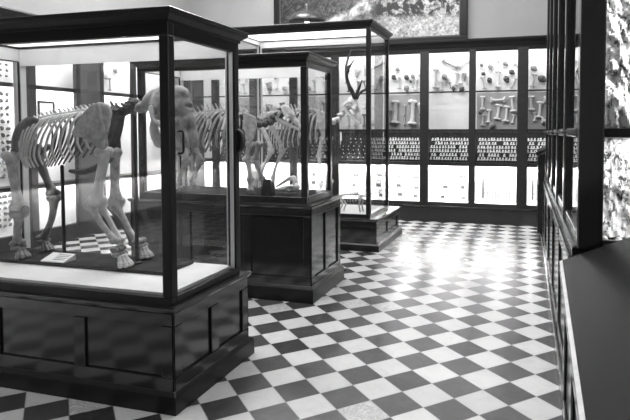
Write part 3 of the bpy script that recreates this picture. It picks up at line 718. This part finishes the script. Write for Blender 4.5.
def ribs(r, P, n, D, W, sweep, rad, mat, Ym, far='bone_dark'):  # far-side ribs take darker bone: shade put into their colour
    for i, (c, tg) in enumerate(polyline(P, n)):
        t_ = i/(n-1); sw = sweep*(.35+.65*math.sin(PI*min(1, t_*1.05))); d = D*(.62+.38*math.sin(PI*min(1, .28+t_*.62)))
        for s_ in (-1, 1):
            w = W*(.72+.28*math.sin(PI*(.2+.6*(1-t_)))); y = Ym
            pts = [(c.x, y+s_*.015, c.z-.005), (c.x-sw*.08, y+s_*w*.62, c.z-.02*d/.33), (c.x-sw*.32, y+s_*w*.95, c.z-d*.24), (c.x-sw*.62, y+s_*w*1.02, c.z-d*.52), (c.x-sw*.88, y+s_*w*.9, c.z-d*.8), (c.x-sw*.95, y+s_*w*.6, c.z-d)]
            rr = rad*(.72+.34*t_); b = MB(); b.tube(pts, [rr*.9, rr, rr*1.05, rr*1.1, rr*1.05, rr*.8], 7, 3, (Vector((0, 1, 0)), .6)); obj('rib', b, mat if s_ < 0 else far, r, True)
def longbone(r, name, pts, rad, mat, n=10):
    b = MB(); b.tube(pts, rad, n, 4)
    for k in (0, -1):
        p, q = Vector(pts[k]), Vector(pts[1 if k == 0 else -2]); rr = rad[k]
        for s_ in (-1, 1): b.ball(p+Vector((s_*rr*.35, s_*rr*.45, 0)), (rr*.82, rr*.75, rr*.8), 10)
    return obj(name, b, mat, r, True)
def foot(r, c, size, spread, mat, dirx=1, n=5, wm='bone_mid'):
    # wrist blocks above, splayed toes with three segments each
    c = Vector(c); b = MB()
    for i in range(4):
        a = (i-1.5)*.5; b.ball(c+Vector((-.10+.10*math.cos(a), math.sin(a)*.40, .86+.04*(i % 2)))*size, (size*.22, size*.19, size*.15), 10)
        b.ball(c+Vector((-.02+.12*math.cos(a), math.sin(a)*.44, .64))*size, (size*.20, size*.18, size*.14), 10)
    f = obj('foot', b, wm, r, True)
    for i in range(n):
        a = (i-(n-1)/2)*(2.0/(n-1)) if n > 1 else 0; b = MB(); d = Vector((math.cos(a)*.75, math.sin(a)*.62, 0))
        p0 = c+(Vector((.04, 0, .54))+d*.34)*size; p1 = c+(Vector((.08, 0, .28))+d*.52)*size; p2 = c+(Vector((.10, 0, .12))+d*.68)*size
        b.tube([p0, p0.lerp(p1, .5), p1], [size*.125, size*.095, size*.125], 8, 3); b.ball(p1.lerp(p2, .45), (size*.15, size*.135, size*.12), 10); b.ball(p2, (size*.14, size*.13, size*.105), 10)
        obj('toe', b, mat, f, True)
    return f
def bake(o):
    dg = bpy.context.evaluated_depsgraph_get(); me = bpy.data.meshes.new_from_object(o.evaluated_get(dg))
    o.modifiers.clear(); o.data = me; me.polygons.foreach_set('use_smooth', [True]*len(me.polygons))
def carve(o, cuts):
    b = MB()
    for c, r in cuts: b.ball(c, r, 20)
    me = bpy.data.meshes.new('cut'); b.b.to_mesh(me); b.b.free(); q = bpy.data.objects.new('cut', me); COL.objects.link(q)
    bake(o); m = o.modifiers.new('cut', 'BOOLEAN'); m.object = q; m.operation = 'DIFFERENCE'; m.solver = 'EXACT'; m.use_self = True
    bake(o); bpy.data.objects.remove(q)
def remesh(o, vox, sm=6):
    m = o.modifiers.new('remesh', 'REMESH'); m.mode = 'VOXEL'; m.voxel_size = vox; m.use_smooth_shade = True
    m = o.modifiers.new('smooth', 'SMOOTH'); m.iterations = sm; m.factor = .5

# ---- elephant calf
yn, yf, ym = 2.765, 2.99, 2.88
DZ = .634
el = thing('elephant_skeleton', (at(80, 250, ym).x, ym, DZ), 'pale elephant calf skeleton standing in the nearest glass case', 'skeleton', 'mounted skeletons in the glass cases')
vm = vert_mesh('vertebra', 'bone_pale', .55); vmd = vert_mesh('neck_vertebra', 'bone_dark', .5)
SP = [at(x, y, ym) for x, y in ((30, 126), (36, 121), (46, 118), (60, 115), (80, 112), (100, 109), (110, 110))]
spine(el, SP, 20, vm, .042)
spine(el, [at(x, y, ym) for x, y in ((113, 111), (121, 113), (129, 109), (136, 103))], 6, vmd, .06)
spine(el, [at(x, y, ym) for x, y in ((27, 128), (18, 134), (10, 143), (5, 152))], 7, vmd, .024)
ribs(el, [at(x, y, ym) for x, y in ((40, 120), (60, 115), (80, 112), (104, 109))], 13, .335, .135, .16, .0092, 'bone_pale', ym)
b = MB(); b.tube([at(70, 171, ym), at(84, 172, ym), at(100, 166, ym), at(112, 158, ym)], [.012, .02, .022, .018], 8, 4); obj('breastbone', b, 'bone_dark', el, True)
def scap(px, Y, th, mat, r, ridge):
    b = MB(); P = [at(x, y, Y) for x, y in px]
    b.plate(P, Vector((0, th, 0))); o = obj('shoulder_blade', b, mat, r, True)
    b.b = None
    bv = o.modifiers.new('edge', 'BEVEL'); bv.width = th*.45; bv.segments = 3
    b = MB(); s_ = -1 if ridge < 0 else 1
    b.tube([at(x, y, Y)+Vector((0, s_*th*.6, 0)) for x, y in ((100, 104), (103, 120), (105, 134), (104, 146))] if r is el else [P[0].lerp(P[2], .4)+Vector((0, s_*th*.6, 0)), P[0].lerp(P[3], .6)+Vector((0, s_*th*.8, 0)), P[3]], [th*.5, th*.8, th*.9] if r is not el else [th*.4, th*.7, th*.8, th*.7], 7, 3)
    obj('blade_ridge', b, mat, o, True); return o
SC = [(99, 102), (92, 105), (85, 111), (79, 119), (72, 133), (75, 136), (83, 138), (90, 141), (97, 148), (104, 150), (108, 146), (107, 136), (110, 124), (112, 112), (108, 104)]
scap(SC, yn-.03, .022, 'bone', el, -1)
scap([(x+13, y+3) for x, y in SC], yf+.02, .022, 'bone_dark', el, 1)  # far blade in the dark bone, its shade put into the colour
A = lambda L, Y: [at(x, y, Y) for x, y in L]
longbone(el, 'upper_foreleg', A([(104, 152), (103, 165), (99, 185), (97, 201)], yn), [.042, .030, .028, .046], 'bone_pale')
longbone(el, 'upper_foreleg', A([(114, 152), (115, 168), (115, 186), (116, 202)], yf), [.042, .030, .028, .044], 'bone')
longbone(el, 'lower_foreleg', A([(91, 206), (99, 220), (107, 231), (115, 241)], yn-.02), [.030, .018, .018, .026], 'bone')
longbone(el, 'lower_foreleg', A([(101, 206), (108, 218), (114, 229), (120, 240)], yn+.03), [.028, .016, .016, .024], 'bone_pale')
longbone(el, 'lower_foreleg', A([(116, 207), (123, 218), (129, 230), (137, 242)], yf), [.032, .022, .02, .028], 'bone')
longbone(el, 'lower_foreleg', A([(111, 207), (119, 219), (127, 231), (133, 243)], yf+.03), [.026, .016, .016, .024], 'bone_mid')
fz = DZ+.0
p = at(119, 258, yn); foot(el, (p.x, yn, fz), .125, 1, 'bone_pale')
p = at(140, 250, yf); foot(el, (p.x, yf, fz), .125, 1, 'bone')
# pelvis: two broad curved hip blades joined below
for Y, mt, dx in ((yn+.02, 'bone_dark', 0), (yf-.03, 'bone_dark', 9)):
    b = MB(); b.tube(A([(37+dx, 121), (28+dx, 123), (20+dx, 130), (15+dx, 140), (15+dx, 151)], Y), [.022, .040, .042, .034, .036], 10, 5, (Vector((.3, 1, 0)).normalized(), .45))
    b.tube(A([(15+dx, 151), (22+dx, 154), (32+dx, 152), (40+dx, 146)], Y+(.03 if dx == 0 else -.03)), [.032, .024, .022, .018], 8, 4)
    obj('hip_bone', b, mt, el, True)
longbone(el, 'thigh_bone', A([(11, 156), (13, 172), (16, 190), (19, 207)], yn), [.044, .030, .028, .044], 'bone')
longbone(el, 'thigh_bone', A([(37, 156), (42, 168), (47, 180), (53, 193)], yf), [.040, .030, .024, .036], 'bone_dark')
longbone(el, 'shin_bone', A([(19, 213), (18, 223), (17, 232), (18, 243)], yn), [.044, .024, .022, .034], 'bone_mid')
longbone(el, 'shin_bone', A([(54, 198), (53, 212), (50, 224), (43, 239)], yf), [.036, .022, .02, .028], 'bone_mid')
b = MB(); b.ball(at(25, 210, yn), (.025, .03, .032), 10); obj('kneecap', b, 'bone_dark', el, True)
p = at(18, 255, yn); foot(el, (p.x, yn, fz), .115, 1, 'bone_mid')
p = at(43, 250, yf); foot(el, (p.x, yf, fz), .11, 1, 'bone_mid')
# skull: tall dome, hollowed eye and temple, tusk sockets, heavy lower jaw
b = MB(); k = at(166, 106, ym-.01)
px = 1/166
def E(x, y, dy, r, rot=None): b.ball(at(x, y, ym)+Vector((0, dy, 0)), r, 16, rot)
E(169, 104, 0, (.115, .105, .12)); E(155, 99, 0, (.085, .08, .05), Matrix.Rotation(-.62, 4, 'Y')); E(143, 107, 0, (.05, .06, .032), Matrix.Rotation(-.62, 4, 'Y'))
E(181, 112, 0, (.07, .09, .11)); E(177, 95, 0, (.075, .09, .06)); E(186, 128, 0, (.045, .075, .10), Matrix.Rotation(.25, 4, 'Y'))
for s_ in (-1, 1):
    b.tube([at(182, 120, ym)+Vector((0, s_*.06, 0)), at(187, 135, ym)+Vector((0, s_*.055, 0)), at(190, 146, ym)+Vector((0, s_*.05, 0))], [.042, .035, .028], 10, 4)
    E(170, 126, s_*.04, (.045, .03, .035))
    b.tube([at(176, 100, ym)+Vector((0, s_*.085, 0)), at(181, 106, ym)+Vector((0, s_*.10, 0)), at(183, 114, ym)+Vector((0, s_*.09, 0))], [.02, .018, .02], 8, 3)
sk = obj('skull', b, 'bone', el, True); remesh(sk, .008, 2)
V3 = lambda x, y, dy: at(x, y, ym)+Vector((0, dy, 0))
carve(sk, [(V3(172, 112, s_*.125), (.055, .045, .05)) for s_ in (-1, 1)]+[(V3(184, 114, s_*.115), (.028, .04, .03)) for s_ in (-1, 1)]+[(V3(161, 108, s_*.085), (.022, .035, .022)) for s_ in (-1, 1)]+[(V3(192, 106, 0), (.03, .06, .022))])
b = MB()
for s_ in (-1, 1):
    b.tube([V3(161, 108, s_*.09), V3(166, 120, s_*.118), V3(175, 125, s_*.118), V3(184, 121, s_*.09)], [.018, .013, .013, .02], 8, 4)
obj('cheek_arch', b, 'bone_pale', sk, True)
b = MB()
for s_ in (-1, 1):
    b.tube([V3(165, 116, s_*.085), V3(163, 126, s_*.085), V3(165, 138, s_*.078), V3(174, 147, s_*.055), V3(186, 152, s_*.018)], [.012, .026, .032, .028, .018], 10, 5)
jw = obj('lower_jaw', b, 'bone_pale', el, True); remesh(jw, .008, 2)
b = MB()
for s_ in (-1, 1):
    b.ball(at(168, 143, ym)+Vector((0, s_*.07, 0)), (.05, .022, .03), 10)
obj('teeth', b, 'bone_pale', sk, True)
b = MB()
for s_ in (-1, 1): b.tube([at(190, 147, ym)+Vector((0, s_*.055, 0)), at(191.5, 152, ym)+Vector((0, s_*.057, 0)), at(193.5, 156, ym)+Vector((0, s_*.06, 0))], [.014, .012, .006], 8, 3)
obj('tusk_stubs', b, 'bone_pale', sk, True)

# ---- generic hoofed skeleton
def hoofed(name, label, ym, hw, DZ, S_, skullf, mats):
    """S_: spine, nvert, vsize, rib polyline, nrib, D, W, sweep, rrad, scapula, legs [(side, [(name, pts, rad)], footpx)], pelvis pts"""
    B, Bd = mats
    r = thing(name, (at(S_['spine'][2][0], 200, ym).x, ym, DZ), label, 'skeleton', 'mounted skeletons in the glass cases')
    v = vert_mesh('vertebra', B, S_.get('spin', .9))
    spine(r, A(S_['spine'], ym), S_['nvert'], v, S_['vsize'])
    if 'neck' in S_: spine(r, A(S_['neck'], ym), S_['nneck'], vert_mesh('neck_vertebra', 'bone_dark' if Bd == 'bone_dark' else 'bone_pale', .35), S_['vsize']*1.4)
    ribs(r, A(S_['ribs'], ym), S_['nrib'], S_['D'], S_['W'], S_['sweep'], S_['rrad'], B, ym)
    for s_ in (-1, 1):
        P = A(S_['scap'], ym+s_*S_['W']*1.05); b = MB(); b.plate(P, Vector((0, S_['rrad']*1.6, 0))); o = obj('shoulder_blade', b, B, r)
        m = o.modifiers.new('edge', 'BEVEL'); m.width = S_['rrad']*.6; m.segments = 2
        b = MB(); b.tube(A(S_['hip'], ym+s_*S_['W']*.55), S_['hiprad'], 8, 4); obj('hip_bone', b, Bd, r, True)
    for s_, bones, fx in S_['legs']:
        Y = ym+s_*hw; last = None
        for bi_, (nm, pts, rad) in enumerate(bones):
            Q = A(pts, Y)
            if bi_ == len(bones)-1: Q[-1].z = DZ+S_['hoof']*1.0
            longbone(r, nm, Q, rad, B, 8)
        x = at(fx, 200, Y).x; sz = S_['hoof']; b = MB()
        for q in (-1, 1): b.hull8([(x-sz*.4, Y+q*sz*.42-sz*.3, DZ), (x+sz*1.1, Y+q*sz*.36-sz*.24, DZ), (x+sz*1.1, Y+q*sz*.36+sz*.24, DZ), (x-sz*.4, Y+q*sz*.42+sz*.3, DZ),
                                   (x-sz*.3, Y+q*sz*.35-sz*.25, DZ+sz*1.0), (x+sz*.3, Y+q*sz*.35-sz*.22, DZ+sz*1.0), (x+sz*.3, Y+q*sz*.35+sz*.22, DZ+sz*1.0), (x-sz*.3, Y+q*sz*.35+sz*.25, DZ+sz*1.0)])
        obj('hoof', b, Bd, r)
    skullf(r); return r

def skull_beast(L, base, nose, w, mat, r, vox, jaw=True):
    # a long hoofed-animal skull between two points (occiput, nose)
    base, nose = Vector(base), Vector(nose); d = nose-base; ln = d.length; q = Vector((1, 0, 0)).rotation_difference(d).to_matrix().to_4x4()
    T = Matrix.Translation(base) @ q @ Matrix.Scale(ln, 4)
    b = MB()
    b.ball((.18, 0, .02), (.22, .17, .17), 14); b.ball((.40, 0, .02), (.22, .15, .14), 14); b.ball((.66, 0, -.02), (.25, .09, .10), 14); b.ball((.9, 0, -.04), (.13, .06, .055), 12)
    for s_ in (-1, 1):
        b.tube([(.1, s_*.15, -.03), (.25, s_*.21, -.06), (.42, s_*.18, -.05), (.5, s_*.12, 0)], [.04, .03, .035, .05], 8, 3)
        b.tube([(.36, s_*.15, .10), (.45, s_*.16, .07), (.47, s_*.14, 0)], [.05, .03, .03], 8, 3)
    b.b.transform(T); o = obj('skull', b, mat, r, True); remesh(o, vox, 3)
    b = MB()
    for s_ in (-1, 1): b.tube([(.14, s_*.14, -.05), (.12, s_*.14, -.22), (.2, s_*.13, -.36), (.45, s_*.09, -.30), (.75, s_*.04, -.20), (.93, s_*.02, -.14)], [.04, .06, .07, .05, .04, .03], 8, 3, (q.inverted().to_3x3() @ Vector((0, 1, 0)), .6))
    b.b.transform(T); obj('lower_jaw', b, mat, r, True)
    return T

# middle case: heavy long-ribbed beast
y2 = 4.68
S2 = dict(spine=[(172, 132), (180, 122), (192, 116), (206, 112), (224, 111), (240, 115)], nvert=18, vsize=.05, spin=1.1,
          neck=[(244, 117), (252, 122), (262, 125), (271, 122), (279, 116), (284, 110)], nneck=9,
          ribs=[(188, 118), (206, 112), (224, 111), (241, 115)], nrib=13, D=.40, W=.16, sweep=.17, rrad=.0125,
          scap=[(243, 111), (256, 117), (257, 126), (254, 139), (250, 144), (246, 140), (244, 128)],
          hip=[(192, 118), (184, 121), (176, 130), (172, 140)], hiprad=[.03, .04, .035, .03], hoof=.04,
          legs=[(-1, [('upper_foreleg', [(250, 144), (248, 152), (247, 159)], [.035, .024, .035]), ('lower_foreleg', [(248, 161), (249, 170), (250, 179)], [.03, .02, .028]), ('shank', [(250, 180), (250, 187), (250, 193)], [.026, .018, .026])], 251),
                (1, [('upper_foreleg', [(259, 144), (257, 152), (255, 159)], [.035, .024, .035]), ('lower_foreleg', [(256, 161), (259, 170), (262, 178)], [.03, .02, .028]), ('shank', [(262, 179), (263, 185), (263, 190)], [.026, .018, .026])], 264),
                (-1, [('thigh_bone', [(176, 138), (182, 150), (186, 160)], [.04, .026, .036]), ('shin_bone', [(186, 162), (181, 174), (178, 182)], [.034, .02, .026]), ('shank', [(178, 182), (179, 188), (179, 194)], [.026, .018, .026])], 180),
                (1, [('thigh_bone', [(190, 138), (197, 150), (200, 160)], [.04, .026, .036]), ('shin_bone', [(200, 162), (196, 172), (193, 180)], [.034, .02, .026]), ('shank', [(193, 180), (194, 186), (194, 191)], [.026, .018, .026])], 195)])
hoofed('hoofed_skeleton', 'heavy hoofed animal skeleton with arched ribs in the middle glass case', y2, .12, .881, S2, lambda r: skull_beast(.3, at(282, 107, y2), at(303, 128, y2), .1, 'bone_pale', r, .010), ('bone', 'bone_dark'))
# far case: antlered stag
y3 = 6.92
S3 = dict(spine=[(262, 118), (270, 113), (284, 112), (298, 111), (312, 110), (322, 113)], nvert=18, vsize=.06, spin=1.2,
          neck=[(325, 116), (331, 122), (337, 121), (343, 114), (349, 107), (353, 102)], nneck=8,
          ribs=[(276, 113), (290, 112), (304, 111), (322, 114)], nrib=12, D=.50, W=.15, sweep=.16, rrad=.011,
          scap=[(316, 109), (325, 113), (327, 122), (325, 137), (322, 138), (319, 128)], hip=[(276, 114), (268, 115), (261, 121), (259, 129)], hiprad=[.03, .04, .035, .03], hoof=.045,
          legs=[(-1, [('upper_foreleg', [(323, 138), (320, 147), (319, 156)], [.036, .024, .034]), ('lower_foreleg', [(319, 157), (320, 170), (321, 182)], [.03, .02, .028]), ('shank', [(321, 183), (321, 195), (322, 207)], [.026, .017, .026])], 322),
                (1, [('upper_foreleg', [(330, 138), (328, 147), (327, 156)], [.036, .024, .034]), ('lower_foreleg', [(327, 157), (329, 170), (331, 181)], [.03, .02, .028]), ('shank', [(331, 182), (331, 193), (332, 204)], [.026, .017, .026])], 332),
                (-1, [('thigh_bone', [(262, 128), (268, 140), (271, 150)], [.042, .028, .038]), ('shin_bone', [(271, 152), (264, 166), (260, 178)], [.036, .022, .028]), ('shank', [(260, 179), (261, 194), (262, 207)], [.028, .018, .026])], 262),
                (1, [('thigh_bone', [(272, 128), (279, 140), (282, 150)], [.042, .028, .038]), ('shin_bone', [(282, 152), (276, 166), (273, 177)], [.036, .022, .028]), ('shank', [(273, 178), (274, 192), (274, 204)], [.028, .018, .026])], 274)])
def stag_skull(r):
    skull_beast(.4, at(350, 98, y3), at(363, 123, y3), .1, 'bone_pale', r, .012)
    for s_, P in ((-1, [(355, 98), (352, 91), (348.5, 84), (346.5, 75), (349.5, 67), (354, 60)]), (1, [(357, 98), (352, 92), (347.5, 82), (346, 70), (347.5, 60), (351, 50)])):
        Y = y3+s_*.10
        b = MB(); b.tube([at(x, y, y3+s_*(.03+.05*i)) for i, (x, y) in enumerate(P)], [.030, .026, .022, .019, .014, .006], 8, 4)
        T_ = [(355, 97), (358, 91), (360, 86), (362, 80)] if s_ < 0 else [(357, 97), (361, 92), (366, 89), (369, 86)]
        b.tube([at(x, y, y3+s_*(.03+.03*i)) for i, (x, y) in enumerate(T_)], [.022, .018, .014, .006], 8, 4)
        b.tube([at(P[3][0], P[3][1], y3+s_*.18), at(P[3][0]+3, P[3][1]-5, y3+s_*.14)], [.014, .006], 7, 3)
        a = obj('antler', b, 'fossil', r, True); a['label'] = 'dark branching antler'
hoofed('stag_skeleton', 'antlered deer skeleton with raised neck in the tallest far case', y3, .11, .431, S3, stag_skull, ('bone', 'bone'))
# small skeleton on the floor of the far case
y4 = 6.72
S4 = dict(spine=[(338, 197), (343, 195), (350, 194), (357, 194), (362, 196)], nvert=14, vsize=.026, spin=.5, ribs=[(344, 195), (350, 194), (360, 195)], nrib=8, D=.10, W=.05, sweep=.03, rrad=.005,
          scap=[(359, 194), (362, 196), (361, 201), (359, 201)], hip=[(344, 195), (341, 196), (339, 199)], hiprad=[.012, .014, .012], hoof=.014,
          legs=[(-1, [('upper_foreleg', [(360, 201), (359, 205)], [.011, .010]), ('lower_foreleg', [(359, 205), (360, 212)], [.010, .009])], 360), (1, [('upper_foreleg', [(363, 201), (362, 204)], [.011, .010]), ('lower_foreleg', [(362, 204), (363, 210)], [.010, .009])], 363),
                (-1, [('thigh_bone', [(340, 199), (343, 204)], [.012, .011]), ('shin_bone', [(343, 204), (340, 212)], [.010, .009])], 340), (1, [('thigh_bone', [(343, 199), (346, 204)], [.012, .011]), ('shin_bone', [(346, 204), (344, 210)], [.010, .009])], 344)])
hoofed('small_skeleton', 'small low skeleton standing on the white floor of the tallest far case', y4, .04, .431, S4, lambda r: skull_beast(.1, at(362, 195, y4), at(370, 199, y4), .05, 'bone_pale', r, .006), ('bone', 'bone'))
# loose skull and dark mount block on the deck of the middle case
ls = thing('beast_skull', (at(285, 190, 4.6).x, 4.6, .881), 'pale loose skull lying on the floor of the middle case', 'skull')
skull_beast(.3, at(299, 186, 4.6), at(275, 191, 4.6), .1, 'bone_pale', ls, .008)
x = at(268, 190, 4.5).x
tag(obj('mount_block', MB().hull8([(x-.05, 4.46, .881), (x+.05, 4.46, .881), (x+.05, 4.56, .881), (x-.05, 4.56, .881), (x-.035, 4.475, 1.03), (x+.035, 4.475, 1.03), (x+.035, 4.545, 1.0), (x-.035, 4.545, 1.0)]), 'iron', None, bevel=.006), 'small black wedge block on the floor of the middle case', 'block')
# ---- the platform, rods and label of the elephant
plat = obj('skeleton_platform', MB().box(-3.41, -2.03, 2.73, 3.04, .6108, .633), 'felt', None, bevel=.003)
tag(plat, 'low dark platform under the elephant calf skeleton', 'platform')
for (px_, pt_, lab) in ((63, 166, 'short black iron rod propping the ribs of the elephant calf'), (136, 116, 'tall black iron rod propping the neck of the elephant calf')):
    Y = 2.865; p = at(px_, 200, Y); q = at(px_, pt_, Y)
    t_ = thing('support_rod', (p.x, Y, .6335), lab, 'rod', 'iron rods under the elephant calf')
    obj('rod', MB().tube([(p.x, Y, .645), (p.x, Y, q.z)], .0115, 10), 'iron', t_, True)
    obj('foot_plate', MB().lathe([(.03, 0), (.03, .008), (.014, .014)], (p.x, Y, .6335), 16), 'iron', t_, True)
b = MB(); cx, cyy = -2.84, 2.80
lb = thing('specimen_label', (cx, cyy, .634), 'white printed label lying before the elephant calf feet', 'label')
b.hull8([(cx-.095, 2.735, .634), (cx+.085, 2.735, .634), (cx+.085, 2.832, .634), (cx-.095, 2.832, .634), (cx-.095, 2.735, .640), (cx+.085, 2.735, .640), (cx+.085, 2.832, .672), (cx-.095, 2.832, .672)])
obj('card', b, 'card', lb)
b = MB()
for i in range(4):
    ya = 2.755+i*.018; z = .640+.032*(ya-2.735)/.097
    b.hull8([(cx-.02, ya, z), (cx+.07-.01*(i % 2), ya, z), (cx+.07, ya+.006, z+.002), (cx-.02, ya+.006, z+.002), (cx-.02, ya, z+.0012), (cx+.07, ya, z+.0012), (cx+.07, ya+.006, z+.0032), (cx-.02, ya+.006, z+.0032)])
obj('printed_pattern', b, 'ink', lb)

# ------------------------------------------------------------------ light: added overhead area lights, unseen strips put inside the wall cases
def area(name, loc, size, watts, rot=(0, 0, 0), spread=PI):
    l = bpy.data.lights.new(name, 'AREA'); l.shape = 'RECTANGLE'; l.size, l.size_y = size; l.energy = watts; l.spread = spread
    o = bpy.data.objects.new(name, l); COL.objects.link(o); o.location = loc; o.rotation_euler = rot; return o
for i, (x, y, p) in enumerate(((-.6, 4.2, 120), (-3.2, 4.0, 210), (-.8, 6.9, 130), (-3.8, 6.8, 290), (-3.0, 1.4, 120))):
    area('added_overhead_light', (x, y, ZC-.02), (2.0, 2.0), p)  # unseen lights added overhead to brighten floor, walls and bones
W_ = FX1-FX0-.1; xm = (FX0+FX1)/2
area('unseen_case_strip', (xm, FY+.075, 2.74), (W_, .03), 35, (math.radians(32), 0, 0))  # unseen strips added to brighten the boards of the case
area('unseen_case_strip', (xm, FY+.075, 1.445), (W_, .03), 22, (math.radians(22), 0, 0))
area('unseen_case_strip', (xm, FY+.075, .90), (W_, .03), 205, (math.radians(28), 0, 0))  # unseen bottom strip, kept strong for the glare on the floor
area('unseen_case_strip', (LX-.075, 6.2, 2.60), (.03, 5.0), 60, (0, math.radians(28), 0))
area('unseen_case_strip', (LX-.075, 6.2, .755), (.03, 5.0), 50, (0, math.radians(28), 0))
area('unseen_case_strip', (LX-.075, .1, .755), (.03, 6.6), 75, (0, math.radians(28), 0))  # unseen strip added for the bright reflection in the nearest case's glass
area('unseen_case_strip', (LX-.075, 6.2, 2.015), (.03, 5.0), 70, (0, math.radians(24), 0))
area('unseen_case_strip', (.97, ry0+.10, 2.4), (.03, 1.8), 42, (math.radians(90), 0, math.radians(62)))  # upright strip added out of view to brighten the rock slabs
area('unseen_case_strip', (.66, ry0+.09, 3.4), (.55, .03), 60, (math.radians(6), 0, 0))
area('unseen_case_strip', (.66, ry0+.09, 1.424), (.5, .02), 4, (math.radians(12), 0, 0))
area('unseen_case_strip', (.97, ry0+.10, 1.16), (.03, .5), 4, (math.radians(90), 0, math.radians(62)))
w = bpy.data.worlds.new('world'); S.world = w; w.use_nodes = True
w.node_tree.nodes['Background'].inputs[0].default_value = (.05, .05, .05, 1)
